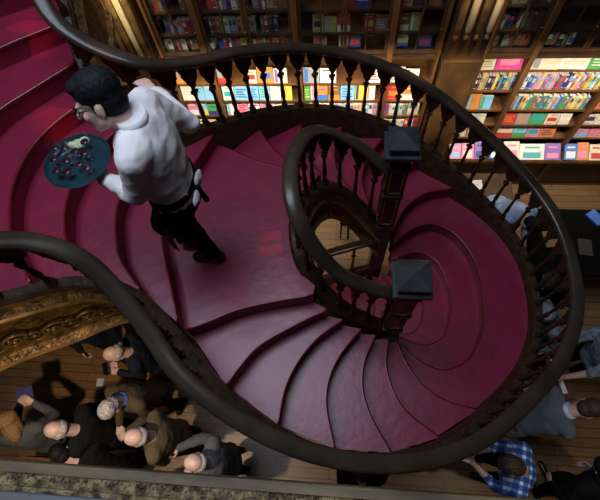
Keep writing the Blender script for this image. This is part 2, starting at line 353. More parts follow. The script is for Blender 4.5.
# closed strings (curbs)
def wide(p): return .045*max(0, 1-abs(p.x+.75)/.75) if p.y < AX else 0
def depth_at(p):     # the carved string grows deeper towards the upper floor
    t = min(1, max(0, (-p.x-.6)/1.3)); return .34+.42*t
def outer_prof(i):
    p = OUTF[i]; d = depth_at(p); wx = wide(p)
    return [(a if a < .01 else a+wx, h) for a, h in [(0, .08), (.015, .105), (.075, .105), (.095, .085), (.088, .06), (.075, .045), (.075, -.02), (.11, -.05), (.12, -.08), (.10, -.11),
            (.08, -.13), (.065, -d*.55), (.07, -d*.8), (.11, -d*.86), (.11, -d*.93), (.07, -d), (0, -d)]]
OUTF = resample(OUT, step=.05)
bm = BM(); sweep(bm, OUTF, outer_prof, 1, [0, 0, 0, 0, 0, 1, 1, 2, 2, 1, 1, 1, 1, 2, 2, 0, 0]); obj('outer_string', bm, [M['dark'], M['gilt'], M['giltline']], stair, True, 35)
INF = resample(INN, step=.04)
ip = [(-.02, .10), (0, .13), (.09, .13), (.11, .10), (.10, .07), (.085, .05), (.085, -.03), (.115, -.06), (.11, -.09), (.08, -.12), (.08, -.27), (.12, -.30), (.12, -.35), (.08, -.39), (-.02, -.39)]
# inner ring's outward side faces the well
mid = INF[len(INF)//2]; dd = INF[len(INF)//2+1]-INF[len(INF)//2-1]; sgn_in = 1 if V((dd.y, -dd.x)).dot(V((1, 0))) > 0 else -1
bm = BM(); sweep(bm, INF, ip, sgn_in, [0, 0, 0, 0, 0, 2, 2, 2, 2, 1, 1, 2, 2, 0, 0]); obj('inner_string', bm, [M['dark'], M['gilt'], M['giltline']], stair, True, 35)

# handrails
def hfun(p):
    if p.x > .2: return .72+.03*min(1, (p.x-.2)/1.2)
    if p.y > AX:
        if p.x > -1.0: return .72-.02*min(1, (.2-p.x)/1.2)
        return .70-.07*min(1, (-1.0-p.x)/.8)
    if p.x > -.9: return .72-.12*min(1, (.2-p.x)/1.1)
    return .60+.04*min(1, (-.9-p.x)/.9)
def wide(p):      # the string is broader under the south side of the landing
    return .045*max(0, 1-abs(p.x+.75)/.75) if p.y < AX else 0
def offs(P, o, sign):
    out = []
    for i, p in enumerate(P):
        d = P[min(i+1, len(P)-1)]-P[max(i-1, 0)]; d = V((d.x, d.y, 0)).normalized(); out.append(p+V((d.y, -d.x, 0))*sign*(o+(wide(p) if o > .046 else 0)))
    return out
mo = OUTF[len(OUTF)//2]; do = OUTF[len(OUTF)//2+1]-OUTF[len(OUTF)//2-1]; sgn_out = 1 if V((do.y, -do.x)).dot(V((1, 0))) > 0 else -1
RP = [(-.040, 0), (-.049, .012), (-.051, .026), (-.045, .042), (-.030, .052), (.030, .052), (.045, .042), (.051, .026), (.049, .012), (.040, 0), (.026, -.020), (-.026, -.020)]
OC = offs(OUTF, .048, sgn_out)
rail_o = [V((p.x, p.y, p.z+hfun(p))) for p in OC]
bm = BM(); sweep(bm, rail_o, RP); obj('outer_handrail', bm, M['rail'], stair, True, 50)
IC = offs(INF, .045, sgn_in)
def hin(i): t = abs(i/(len(IC)-1)-.5)*2; return .70+.22*max(0, t-.6)/.4+(.05*min(1, t/.3) if i > len(IC)/2 else 0)
rail_i = [V((p.x, p.y, p.z+hin(i))) for i, p in enumerate(IC)]
bm = BM(); sweep(bm, rail_i, RP); obj('inner_handrail', bm, M['rail'], stair, True, 50)

# balusters with their gothic arches
def baluster_mesh(h):
    bm = BM(); box(bm, -.022, .022, -.022, .022, 0, .05)
    s = h
    lathe(bm, [(.020, .05), (.024, .065), (.014, .085), (.016, .11), (.021, .15), (.017, .20), (.014, .26), (.013, s*.55), (.0125, s-.26), (.019, s-.25), (.019, s-.235), (.014, s-.22), (.014, s-.12), (.020, s-.08), (.022, s-.02), (.022, s+.01)], 10)
    for ang in range(4):
        a = ang*PI/2; ellip(bm, (.02*math.cos(a), .02*math.sin(a), s-.215), (.012, .012, .02), None, 8)
    return bm
ARCH = [(0, 0), (.5, 0), (.5, .018), (.43, .032), (.37, .055), (.35, .078), (.38, .090), (.31, .094), (.24, .110), (.20, .135), (.21, .150), (.16, .155), (.10, .175), (0, .175)]
def arch_mesh(a, bb):
    """two leaves of carved tracery between baluster tops a and bb (rail underside points)"""
    bm = BM(); d = bb-a; n = V((d.y, -d.x, 0)).normalized()*.013
    for half in (0, 1):
        fr = []; bk = []
        for u, v in ARCH:
            uu = u if not half else 1-u; p = a+d*uu+V((0, 0, -v)); fr.append(bm.verts.new(p+n)); bk.append(bm.verts.new(p-n))
        k = len(fr); f1 = bm.faces.new(fr); f2 = bm.faces.new(bk[::-1])
        for i in range(k): bm.faces.new((fr[i], bk[i], bk[(i+1) % k], fr[(i+1) % k]))
        bmesh.ops.triangulate(bm, faces=[f1, f2])
    bmesh.ops.recalc_face_normals(bm, faces=bm.faces); return bm
def balusters(C, Rr, sp_f, inner):
    L = 0; nxt = sp_f(C[0])*.6; st = []
    for i in range(1, len(C)):
        L += (C[i].xy-C[i-1].xy).length
        if L >= nxt: st.append(i); nxt = L+sp_f(C[i])
    pr = None
    for i in st:
        foot = V((C[i].x, C[i].y, C[i].z+(.125 if inner else .10))); topz = Rr[i].z-.02; h = topz-foot.z
        d = C[min(i+1, len(C)-1)]-C[i-1]
        o = obj('baluster', baluster_mesh(h), M['dark'], stair, True, 40); o.location = foot; o.rotation_euler = (0, 0, math.atan2(d.y, d.x))
        a = V((foot.x, foot.y, topz+.005))
        if pr:
            po, pa = pr
            am = arch_mesh(pa, a); am.transform((Matrix.Translation(po.location) @ po.rotation_euler.to_matrix().to_4x4()).inverted())
            obj('arch_tracery', am, M['dark'], po)
        pr = (o, a)
balusters(OC, rail_o, lambda p: .122 if p.x > -1.15 else (.20 if p.y < AX else .24), False)
balusters(IC, rail_i, lambda p: .112, True)

# newel posts
def newel(x, y, z0, z1):
    r = obj('newel_post', (lambda b_: (box(b_, -.075, .075, -.075, .075, z0, z1-.20), b_)[1])(BM()), M['newel'], stair); r.location = (x, y, 0)
    for zz, ww, hh in ((z0, .10, .14), (1.75, .095, .03), (2.0, .088, .05), (z1-.72, .09, .035), (z1-.32, .092, .03)):
        b1 = BM(); box(b1, -ww, ww, -ww, ww, zz, zz+hh); bevel(b1, .006, 1); obj('moulding', b1, M['newel'], r)
    for k in range(4):
        pb = BM(); m4 = Matrix.Rotation(k*PI/2, 4, 'Z')
        for za, zb in ((2.1, z1-.74), (z1-.66, z1-.34)):
            for t in (-1, 1): box(pb, t*.05-.006, t*.05+.006, -.084, -.074, za, zb, 0, m4)
            box(pb, -.05, .05, -.084, -.074, za, za+.012, 0, m4); box(pb, -.05, .05, -.084, -.074, zb-.012, zb, 0, m4)
        obj('panel', pb, M['giltline'] if k in (0, 3) else M['newel'], r)
    c = BM(); box(c, -.105, .105, -.105, .105, z1-.20, z1-.17); box(c, -.128, .128, -.128, .128, z1-.17, z1-.13); bevel(c, .005, 1)
    box(c, -.095, .095, -.095, .095, z1-.13, z1-.085)
    s = .108; q = [c.verts.new((a*s, bb*s, z1-.085)) for a, bb in ((-1, -1), (1, -1), (1, 1), (-1, 1))]; q2 = [c.verts.new((v.co.x, v.co.y, z1-.06)) for v in q]; ap = c.verts.new((0, 0, z1))
    c.faces.new(q[::-1])
    for i in range(4): c.faces.new((q[i], q[(i+1) % 4], q2[(i+1) % 4], q2[i])); c.faces.new((q2[i], q2[(i+1) % 4], ap))
    obj('cap', c, M['capwood'], r)
newel(.50, 1.03, .0, 3.15); newel(.46, 2.02, .0, 3.28)
# sides and rail of the lower central flight
for yy in (1.02, 1.96):
    bm = BM(); P = [V((.42, yy, 1.02)), V((-.8, yy, .12))]; sweep(bm, resample(P, 12), [(-.03, .06), (.03, .06), (.03, -.18), (-.03, -.18)]); obj('lower_string', bm, M['dark'], stair)
    bm = BM(); P = resample([V((.40, yy, 1.72)), V((-.78, yy, .85))], 12); sweep(bm, P, RP); obj('lower_handrail', bm, M['rail'], stair, True, 50)
    for k in range(2):
        x = .20-.5*k; zb = 1.02+(x-.42)*.738+.05; zt = 1.72+(x-.40)*.737
        o = obj('baluster', baluster_mesh(zt-zb-.02), M['dark'], stair, True, 40); o.location = (x, yy, zb)
    b1 = BM(); box(b1, -.05, .05, -.05, .05, 0, 1.0); lathe(b1, [(.05, 1.0), (.065, 1.03), (.05, 1.08), (.01, 1.12)], 12); o = obj('newel_post', b1, M['newel'], stair); o.location = (-.84, yy, 0)
# carved scrolls on the deep part of the string
for i in range(2, 26, 2):
    p = OUTF[i]; d = OUTF[i+1]-OUTF[i-1]; d = V((d.x, d.y, 0)).normalized(); n = V((d.y, -d.x, 0))*sgn_out; dp = depth_at(p)
    if p.y > 1.2: continue
    bm = BM(); c = p+n*.10+V((0, 0, -dp*.52)); s = 1 if i % 4 else -1; pts = []; rs = []
    for k in range(22):
        a = k*.42; r = .085*(1-k/24); pts.append(c+d*math.cos(a*s)*r+V((0, 0, 1))*math.sin(a*s)*r); rs.append(.013*(1-k/40))
    tube(bm, pts, rs, 6); ellip(bm, c, (.022, .022, .022), None, 8); obj('carved_scroll', bm, M['giltline'], stair, True)

# ================================================================ BOOKCASES
PALE = 1.0
BOOKC = {'red': (.62, .05, .04), 'orange': (.80, .28, .05), 'yellow': (.85, .62, .08), 'green': (.08, .42, .12), 'teal': (.05, .42, .45), 'blue': (.06, .20, .62),
         'sky blue': (.25, .58, .85), 'purple': (.26, .14, .50), 'pink': (.85, .28, .45), 'cream': (.80, .72, .55), 'white': (.85, .83, .78), 'black': (.03, .03, .03),
         'brown': (.25, .12, .05), 'grey': (.35, .35, .36), 'olive': (.38, .36, .12), 'maroon': (.28, .03, .05), 'magenta': (.75, .06, .30), 'navy': (.04, .05, .20)}
BM_ = {k: mat('book_'+k.replace(' ', '_'), c, .5, col2=tuple(x*.85 for x in c), scale=12) for k, c in BOOKC.items()}
ORD = ['first', 'second', 'third', 'fourth', 'fifth', 'sixth', 'seventh', 'eighth', 'ninth', 'tenth', 'eleventh', 'twelfth', 'thirteenth', 'fourteenth', 'fifteenth', 'sixteenth',
       'seventeenth', 'eighteenth', 'nineteenth', 'twentieth', 'twenty-first', 'twenty-second', 'twenty-third', 'twenty-fourth', 'twenty-fifth', 'twenty-sixth', 'twenty-seventh', 'twenty-eighth', 'twenty-ninth', 'thirtieth', 'thirty-first', 'thirty-second']
def book(kind, x, y, z, wd, ht, th, colname, art, label, group, tilt=0):
    """kind face: cover towards -y leaning back; spine: thin edge towards -y; flat: lying with cover up"""
    bm = BM(); c = BM_[colname]; a = BM_[art]
    if kind == 'face':
        box(bm, -wd/2, wd/2, 0, th, 0, ht); box(bm, -wd/2+.003, wd/2-.003, .004, th-.004, .003, ht+.0015, 1)
        e = .0015; k = rnd.random(); ty = rnd.randrange(5)
        if ty == 0: box(bm, -wd*.5, wd*.5, -e, .001, ht*.0, ht*.38, 2); box(bm, -wd*.30, wd*.30, -e, .001, ht*.72, ht*.80, 2)
        elif ty == 1: box(bm, -wd*.36, wd*.36, -e, .001, ht*.30, ht*(.6+.1*k), 2); box(bm, -wd*.2, wd*.3, -e, .001, ht*.84, ht*.89, 2); box(bm, -wd*.3, wd*.1, -e, .001, ht*.08, ht*.12, 2)
        elif ty == 2: box(bm, -wd*.42, -wd*.2, -e, .001, ht*.05, ht*.95, 2); ellip(bm, (wd*.12, -e, ht*.6), (wd*.24, .002, ht*.2), None, 10)
        elif ty == 3: ellip(bm, (wd*(.1-.2*k), -e, ht*.42), (wd*.3, .002, ht*.22), None, 10); ellip(bm, (-wd*.2, -e, ht*.7), (wd*.12, .002, ht*.08), None, 8); box(bm, -wd*.35, wd*.35, -e, .001, ht*.84, ht*.92, 2)
        else:
            for q in range(4): box(bm, -wd*.38, wd*(.38-.2*((q*7) % 3)*.5), -e, .001, ht*(.2+.17*q), ht*(.27+.17*q), 2)
        for f in bm.faces:
            if f.index < 0 and abs(f.calc_center_median().y) < .004 and f.calc_area() < wd*ht*.02 and len(f.verts) != 4: f.material_index = 2
    elif kind == 'spine':
        box(bm, -th/2, th/2, 0, wd, 0, ht); box(bm, -th/2+.003, th/2-.003, .006, wd+.001, .003, ht+.0015, 1)
        if th > .015: box(bm, -th*.3, th*.3, -.0012, .001, ht*.55, ht*.85, 2); box(bm, -th*.3, th*.3, -.0012, .001, ht*.08, ht*.14, 2)
    else:
        box(bm, -wd/2, wd/2, 0, ht, 0, th); box(bm, -wd/2+.003, wd/2+.0015, -.0015, ht-.003, .004, th-.004, 1)
        k = rnd.random(); box(bm, -wd*.36, wd*.36, ht*.1, ht*(.4+.15*k), th-.001, th+.0012, 2); box(bm, -wd*.3, wd*.3, ht*.72, ht*.82, th-.001, th+.0012, 2)
        ellip(bm, (wd*.12, ht*.58, th), (wd*.14, ht*.09, .002), None, 8)
    o = obj('book', bm, [c, M['pages'], a]); o.location = (x, y, z)
    if kind == 'face': o.rotation_euler = (-math.radians(12), 0, tilt)
    elif kind == 'spine': o.rotation_euler = (0, tilt, 0)
    else: o.rotation_euler = (math.radians(32), 0, tilt)
    return tag(o, label, 'book', group)
BRIGHT = ['red', 'orange', 'yellow', 'green', 'teal', 'blue', 'sky blue', 'purple', 'pink', 'cream', 'white', 'white', 'cream', 'navy', 'black']
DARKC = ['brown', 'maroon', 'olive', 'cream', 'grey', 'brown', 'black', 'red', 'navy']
def row(kind, x0, x1, y, z, hmax, names, where, group, dens=1.0, wid=(.13, .19)):
    x = x0+.012; i = 0; lean = kind == 'spine' and rnd.random() < .5; fixed = isinstance(names, list) and names and isinstance(names[0], tuple)
    while True:
        if kind == 'spine': th = rnd.uniform(*wid) if wid[1] < .08 else rnd.uniform(.016, .036); wdd = rnd.uniform(.12, .15); ht = rnd.uniform(.76, .97)*hmax; step = th
        else: wdd = rnd.uniform(*wid); th = rnd.uniform(.012, .03); ht = rnd.uniform(.78, .97)*hmax; step = wdd
        if fixed:
            if i >= len(names): break
            cn, ar, wdd2 = names[i]; wdd = wdd2 or wdd; step = wdd
        else:
            cn = rnd.choice(names); ar = rnd.choice([c for c in (DARKC if names is DARKC else BRIGHT) if c != cn])
        if x+step > x1-.008 or i >= len(ORD): break
        if not fixed and rnd.random() > dens: x += step; continue
        kw = {'spine': 'book spine', 'face': 'facing-out book', 'flat': 'slanted book'}[kind]
        lab = f"{cn} {kw}, {where}, {ORD[i]} from left"
        yy = y+(.01 if kind != 'flat' else 0)
        if kind == 'spine': book(kind, x+step/2, yy+rnd.uniform(0, .015), z, wdd, ht, th, cn, ar, lab, group)
        else: book(kind, x+step/2, yy, z, wdd, ht, th, cn, ar, lab, group, rnd.uniform(-.04, .04))
        x += step+(.0015 if kind == 'spine' else .008); i += 1
YF = 3.9; YB = 4.30
def bookcase(x0, x1, levels, zc, label, ztop=3.5, lower=True, upper_levels=(2.57, 2.84, 3.11)):
    cx = (x0+x1)/2
    r = thing('bookcase', label, 'bookcase', (cx, YF, 0)); X0, X1 = x0-cx, x1-cx
    for s in (X0+.002, X1-.032):
        bm = BM(); box(bm, s, s+.03, 0, YB-YF, 0, ztop); obj('side_panel', bm, M['shelf'], r)
    bm = BM(); box(bm, X0+.03, X1-.03, YB-YF-.02, YB-YF, 0, ztop); obj('back_panel', bm, M['shelf'], r)
    for z in levels:
        bm = BM(); box(bm, X0+.03, X1-.03, .0, YB-YF-.02, z-.028, z); obj('shelf', bm, M['shelf'], r)
    for z in upper_levels:
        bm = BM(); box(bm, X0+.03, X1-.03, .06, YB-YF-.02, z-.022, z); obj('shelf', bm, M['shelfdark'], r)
    bm = BM(); box(bm, X0+.03, X1-.03, -.02, YB-YF-.02, zc, zc+.05); box(bm, X0+.03, X1-.03, -.045, 0, zc+.035, zc+.055); obj('cornice', bm, M['shelfdark'], r)
    bm = BM()
    for s in (X0+.001, X1-.029): box(bm, s, s+.028, -.03, .0, 0, ztop)
    obj('face_frame', bm, M['shelf'], r)
    # glazed doors above
    nd = max(1, int(round((x1-x0)/.5))); wd = (x1-x0-.06)/nd
    for k in range(nd):
        a = X0+.03+k*wd; bm = BM()
        for s in (a+.003, a+wd-.033): box(bm, s, s+.03, .005, .03, zc+.06, ztop)
        box(bm, a+.033, a+wd-.033, .005, .03, zc+.06, zc+.10); box(bm, a+.033, a+wd-.033, .005, .03, ztop-.04, ztop)
        box(bm, a+wd/2-.008, a+wd/2+.008, .008, .026, zc+.10, ztop-.04)
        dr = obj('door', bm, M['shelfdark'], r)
        bm = BM(); box(bm, a+.03, a+wd-.03, .015, .018, zc+.10, ztop-.04); obj('glass_pane', bm, M['glass'], dr)
        bm = BM(); ellip(bm, (a+wd-.02, -.005, zc+.35), (.009, .012, .009), None, 8); obj('door_knob', bm, M['giltline'], dr, True)
    # base cupboard and sloping display ledge
    bm = BM(); box(bm, X0+.033, X1-.033, .0, .3, 0, .74); obj('base_cupboard', bm, M['shelfdark'], r)
    bm = BM(); box(bm, X0+.003, X1-.003, -.20, -.031, .74, .79); obj('display_ledge', bm, M['shelf'], r)
    return r
GL = [2.13, 1.84, 1.53, 1.27, 1.03]; LL = [1.96, 1.69, 1.43, 1.16, .92]
bays = {'A': (-3.4, -2.42), 'B': (-2.02, -1.5), 'C': (-1.5, -.48), 'D': (-.48, .52), 'E': (.52, 1.05), 'F': (1.5, 2.02), 'G': (2.02, 3.0), 'H': (3.0, 4.0)}
nm = {'A': 'bookcase left of the gilded pilaster', 'B': 'narrow bookcase beside the gilded pilaster', 'C': 'bookcase behind the waiter\'s elbow', 'D': 'bookcase behind the top of the inner handrail', 'E': 'narrow bookcase left of the veined pilaster',
      'F': 'narrow bookcase right of the veined pilaster', 'G': 'wide lit bookcase at upper right', 'H': 'bookcase at the right edge'}
for k, (x0, x1) in bays.items():
    lv = GL if k in 'FGH' else LL
    bookcase(x0, x1, lv, 2.30, 'brown oak wall ' + nm[k] + (', brightly lit lower shelves' if k != 'A' else ''))
short = {'A': 'case left of gilded pilaster', 'B': 'narrow case by gilded pilaster', 'C': 'case behind waiter\'s elbow', 'D': 'case behind inner handrail top', 'E': 'case left of veined pilaster', 'F': 'narrow case right of veined pilaster', 'G': 'wide case upper right', 'H': 'case at right edge'}
# lit shelves, right-hand cases
x0, x1 = bays['G']; X = (x0+.03, x1-.03)
def rw(kind, bay, lvl, name, names, hmax, **k):
    x0, x1 = bays[bay]; row(kind, x0+.03, x1-.03, YF+k.pop('dy', .0), lvl, hmax, names, f"{name} shelf, {short[bay]}", f"books on the {name} shelf of the {short[bay]}", **k)
rw('face', 'G', 2.13, 'top lit', [('cream', 'grey', .29), ('white', 'cream', .29), ('green', 'white', .28)], .20)
rw('spine', 'G', 1.84, 'second lit', ['orange', 'red', 'blue', 'white', 'purple', 'yellow', 'cream', 'pink', 'navy', 'sky blue'], .235, wid=(.022, .04))
rw('spine', 'G', 1.53, 'third lit', ['yellow', 'blue', 'sky blue', 'white', 'cream', 'grey', 'red', 'orange', 'green', 'blue'], .23, wid=(.022, .045))
rw('face', 'G', 1.27, 'fourth lit', ['white', 'cream', 'blue', 'grey', 'white', 'green', 'red'], .20)
rw('face', 'G', 1.03, 'fifth lit', ['white', 'cream', 'pink', 'orange', 'white', 'sky blue'], .20, wid=(.15, .21))
rw('face', 'F', 2.13, 'top lit', [('cream', 'olive', .14), ('magenta', 'pink', .28)], .19)
rw('spine', 'F', 1.84, 'second lit', ['black', 'black', 'yellow', 'grey', 'navy'], .22, wid=(.022, .04))
rw('face', 'F', 1.53, 'third lit', ['orange', 'sky blue', 'white', 'cream'], .22)
rw('face', 'F', 1.27, 'fourth lit', ['white', 'red', 'teal', 'cream'], .20)
rw('face', 'F', 1.03, 'fifth lit', ['orange', 'cream', 'white'], .2)
rw('face', 'H', 2.13, 'top lit', ['cream', 'white', 'green'], .20, wid=(.2, .28))
for lv, nme in ((1.84, 'second lit'), (1.53, 'third lit')): rw('spine', 'H', lv, nme, ['orange', 'yellow', 'magenta', 'blue', 'white', 'cream'], .23, wid=(.026, .05))
rw('face', 'H', 1.27, 'fourth lit', ['cream', 'white', 'green'], .2); rw('face', 'H', 1.03, 'fifth lit', ['yellow', 'white', 'pink', 'cream'], .2)
for bay in 'FGH':
    x0, x1 = bays[bay]
    nmz = {'F': ['white', 'pink', 'purple'], 'G': [('navy', 'white', .19), ('cream', 'pink', .2), ('white', 'teal', .32), ('purple', 'pink', .2)], 'H': ['cream', 'orange', 'blue', 'navy', 'white']}[bay]
    row('flat', x0+.0, x1, YF-.185, .800, .25, nmz, f"ledge, {short[bay]}", f"books set out on the ledge of the {short[bay]}")
for bay in 'BCDE':
    rw('face', bay, 1.96, 'top lit', ['cream', 'white', 'brown', 'grey', 'orange', 'white'], .2, dens=.8)
    rw('face', bay, 1.69, 'second lit', ['purple', 'yellow', 'white', 'red', 'cream', 'sky blue', 'orange'] if bay != 'D' else [('green', 'yellow', .07), ('pink', 'white', .06), ('orange', 'blue', .14), ('brown', 'orange', .14), ('sky blue', 'blue', .17), ('yellow', 'navy', .13), ('white', 'orange', .1)], .22, wid=(.12, .17))
    rw('face' if bay in 'BC' else 'spine', bay, 1.43, 'third lit', ['white', 'cream', 'sky blue', 'pink', 'green', 'white', 'purple'], .21, wid=(.12, .16) if bay in 'BC' else (.025, .06))
    rw('face' if bay in 'BC' else 'spine', bay, 1.16, 'fourth lit', ['white', 'sky blue', 'cream', 'orange', 'red', 'white'], .21, wid=(.14, .2) if bay in 'BC' else (.03, .06))
# dim books behind the glazed doors
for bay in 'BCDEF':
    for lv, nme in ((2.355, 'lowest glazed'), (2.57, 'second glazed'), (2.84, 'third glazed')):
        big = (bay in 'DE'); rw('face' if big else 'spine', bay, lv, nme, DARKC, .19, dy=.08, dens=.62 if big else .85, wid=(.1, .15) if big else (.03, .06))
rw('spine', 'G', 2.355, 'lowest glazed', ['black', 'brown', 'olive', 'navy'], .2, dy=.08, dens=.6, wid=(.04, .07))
# pilasters
def pilaster(x0, x1, label, m, gilt, zf=2.42):
    r = thing('pilaster', label, 'pilaster', ((x0+x1)/2, YF, 0)); h = (x1-x0)/2
    bm = BM(); box(bm, -h+.03, h-.03, -.10, .35, 0, 3.6); box(bm, -h+.015, h-.015, -.13, .2, 0, .5); box(bm, -h+.015, h-.015, -.14, .2, 2.30, 2.36); obj('shaft', bm, m, r)
    if gilt:
        for k in range(4):
            t = -h+.075+k*(2*h-.15)/3
            bm = BM(); tube(bm, [(t, -.12, zf), (t, -.13, zf+.08), (t, -.13, 3.6)], [.010, .034, .036], 10); obj('gilded_flute', bm, M['giltlit'] if k in ((2,) if x0 < 0 else (3, 1)) else M['giltline'], r, True)
            bm = BM(); ellip(bm, (t, -.125, zf-.01), (.028, .028, .04), None, 10); obj('flute_drop', bm, M['giltline'], r, True)
    return r
pilaster(-2.42, -2.02, 'gilded fluted pilaster between bookcases at the upper left', M['shelfdark'], True)
pilaster(1.05, 1.5, 'dark veined pilaster with gilded flutes dividing the bookcases right of centre', M['marble'], True, 2.66)
for i, (x0, x1) in enumerate(((-2.05, -1.5), (-1.5, -.48), (-.48, .52), (.52, 1.05), (1.5, 3.0))):
    spot('upper_case_fill', ((x0+x1)/2, 3.0, 3.75), ((x0+x1)/2, 4.0, 2.7), (5 if x0 < 1 else .7), (1.0, 0.74, 0.46), 95, .8, .02)  # added warm fill for the dim glazed cases, no fitting here
spot('pilaster_lamp', (-2.1, 3.45, 4.2), (-2.2, 3.8, 2.7), 130, (1.0, .85, .55), 40, .5, .03)
spot('pilaster_lamp', (1.35, 3.45, 4.2), (1.38, 3.8, 2.95), 110, (1.0, .82, .55), 34, .5, .03)

# ================================================================ FURNITURE ON THE GROUND FLOOR
def table(name, label, x0, x1, y0, y1, h, m, rot=0):
    cx, cy = (x0+x1)/2, (y0+y1)/2; r = thing(name, label, 'table', (cx, cy, 0), rot); a, c = (x1-x0)/2, (y1-y0)/2
    bm = BM(); box(bm, -a, a, -c, c, h-.04, h); bevel(bm, .006, 1); obj('table_top', bm, m, r)
    for sx in (-1, 1):
        for sy in (-1, 1):
            bm = BM(); X, Y_ = sx*(a-.06), sy*(c-.06); box(bm, X-.03, X+.03, Y_-.03, Y_+.03, 0, h-.04); obj('leg', bm, m, r)
    bm = BM(); box(bm, -a+.04, a-.04, -c+.04, c-.04, h-.14, h-.04); obj('apron', bm, m, r); return r
table('display_table', 'black covered display table standing before the lit wall bookcases', 2.35, 4.2, 2.05, 2.95, .80, M['blackcloth'])
table('sales_desk', 'dark wooden desk with papers beside the right curve of the stair', 1.93, 2.52, .62, 1.18, .82, M['shelfdark'])
table('book_table', 'small dark table with a white sheet behind the stair balustrade', 1.55, 2.3, 3.02, 3.5, .78, M['shelfdark'])
def slab_thing(name, label, cat, x, y, z, a, c, t, m, rot=0, group=None):
    bm = BM(); box(bm, -a/2, a/2, -c/2, c/2, 0, t); bevel(bm, min(.003, t/3), 1); o = obj(name, bm, m); o.location = (x, y, z); o.rotation_euler = (0, 0, rot); return tag(o, label, cat, group)
slab_thing('paper_sheet', 'large white sheet lying on the small table behind the balustrade', 'paper', 1.80, 3.28, .782, .24, .2, .006, M['white'], .05)
slab_thing('paper_sheet', 'white printed sheet at the front of the dark sales desk', 'paper', 2.12, .72, .822, .22, .13, .004, M['white'], -.05)
slab_thing('paper_sheet', 'narrow white strip of paper along the sales desk edge', 'paper', 2.40, .86, .822, .05, .36, .004, M['white'], .2)
slab_thing('tablet', 'dark tablet with pale screen on the sales desk', 'tablet', 2.22, .97, .822, .16, .2, .012, M['metal'], .15)
slab_thing('paper_sheet', 'small white card near the upper corner of the sales desk', 'paper', 2.25, 1.11, .822, .07, .05, .004, M['white'], .3)
slab_thing('phone', 'small blue phone lying on the sales desk', 'phone', 2.02, 1.10, .822, .05, .09, .01, M['blue'], .3)
slab_thing('book', 'blue book on the black display table at right edge', 'book', 3.22, 2.82, .80, .14, .2, .03, BM_['blue'], .6)
slab_thing('book', 'dim grey book on the black display table nearest the stair', 'book', 2.62, 2.5, .80, .16, .22, .03, BM_['brown'], .1)
slab_thing('book', 'dim black book in the middle of the black display table', 'book', 3.0, 2.4, .80, .16, .22, .03, BM_['black'], -.1)
# wooden crate at the lower left, little floor lamp etc.
r = thing('wooden_tray_table', 'low wooden box table with dark leather top at lower left', 'table', (-3.08, -.42, 0))
bm = BM(); box(bm, -.17, .17, -.16, .16, .0, .86); obj('body', bm, M['shelf'], r)
bm = BM(); box(bm, -.14, .14, -.13, .13, .86, .865); obj('leather_top', bm, M['marble'], r)
slab_thing('paper_cup', 'small pale square notice card lying on the dark floor at left', 'card', -3.05, .62, .0, .09, .1, .03, M['white'], .1)
r = thing('stool', 'small dark stool seen through the stairwell on the lit floor', 'stool', (.12, 2.98, 0))
bm = BM(); box(bm, -.06, .06, -.13, .13, .40, .44); obj('seat', bm, M['blackcloth'], r)
for sx in (-1, 1):
    for sy in (-1, 1):
        bm = BM(); tube(bm, [(sx*.05, sy*.11, .40), (sx*.055, sy*.125, 0)], .012, 8); obj('leg', bm, M['blackcloth'], r)

# ================================================================ PEOPLE
def remeshed(name, bm, m, parent, vox=.009, smooth_it=3, disp=None):
    me = bpy.data.meshes.new('tmp'); bmesh.ops.recalc_face_normals(bm, faces=bm.faces); bm.to_mesh(me); bm.free()
    t = bpy.data.objects.new('tmp', me); COL.objects.link(t)
    md = t.modifiers.new('r', 'REMESH'); md.mode = 'VOXEL'; md.voxel_size = vox; md.use_smooth_shade = True
    if smooth_it:
        s = t.modifiers.new('s', 'SMOOTH'); s.iterations = smooth_it; s.factor = .5
    if disp:
        tx = bpy.data.textures.new('folds', 'CLOUDS'); tx.noise_scale = disp[1]
        d = t.modifiers.new('d', 'DISPLACE'); d.texture = tx; d.strength = disp[0]; d.mid_level = .5; d.texture_coords = 'LOCAL'
    dg = bpy.context.evaluated_depsgraph_get(); dg.update()
    me2 = bpy.data.meshes.new_from_object(t.evaluated_get(dg)); me2.name = name
    bpy.data.objects.remove(t); bpy.data.meshes.remove(me)
    me2.materials.clear(); me2.materials.append(m)
    for p in me2.polygons: p.use_smooth = True
    o = bpy.data.objects.new(name, me2); COL.objects.link(o); o.parent = parent; return o
def ik(S, H, l1, l2, hint):
    d = H-S; L = min(d.length, (l1+l2)*.998); u = d.normalized(); H = S+u*L
    a = (l1*l1-l2*l2+L*L)/(2*L); h = math.sqrt(max(0, l1*l1-a*a)); hp = hint-u*hint.dot(u); hp.normalize(); return S+u*a+hp*h, H
def loft(bm, st, seg=18):
    rings = []
    for c, ax, ay, rx, ry in st: rings.append([bm.verts.new(V(c)+ax*math.cos(2*PI*k/seg)*rx+ay*math.sin(2*PI*k/seg)*ry) for k in range(seg)])
    for a, b_ in zip(rings, rings[1:]):
        for k in range(seg): bm.faces.new((a[k], a[(k+1) % seg], b_[(k+1) % seg], b_[k]))
    bm.faces.new(rings[0][::-1]); bm.faces.new(rings[-1])
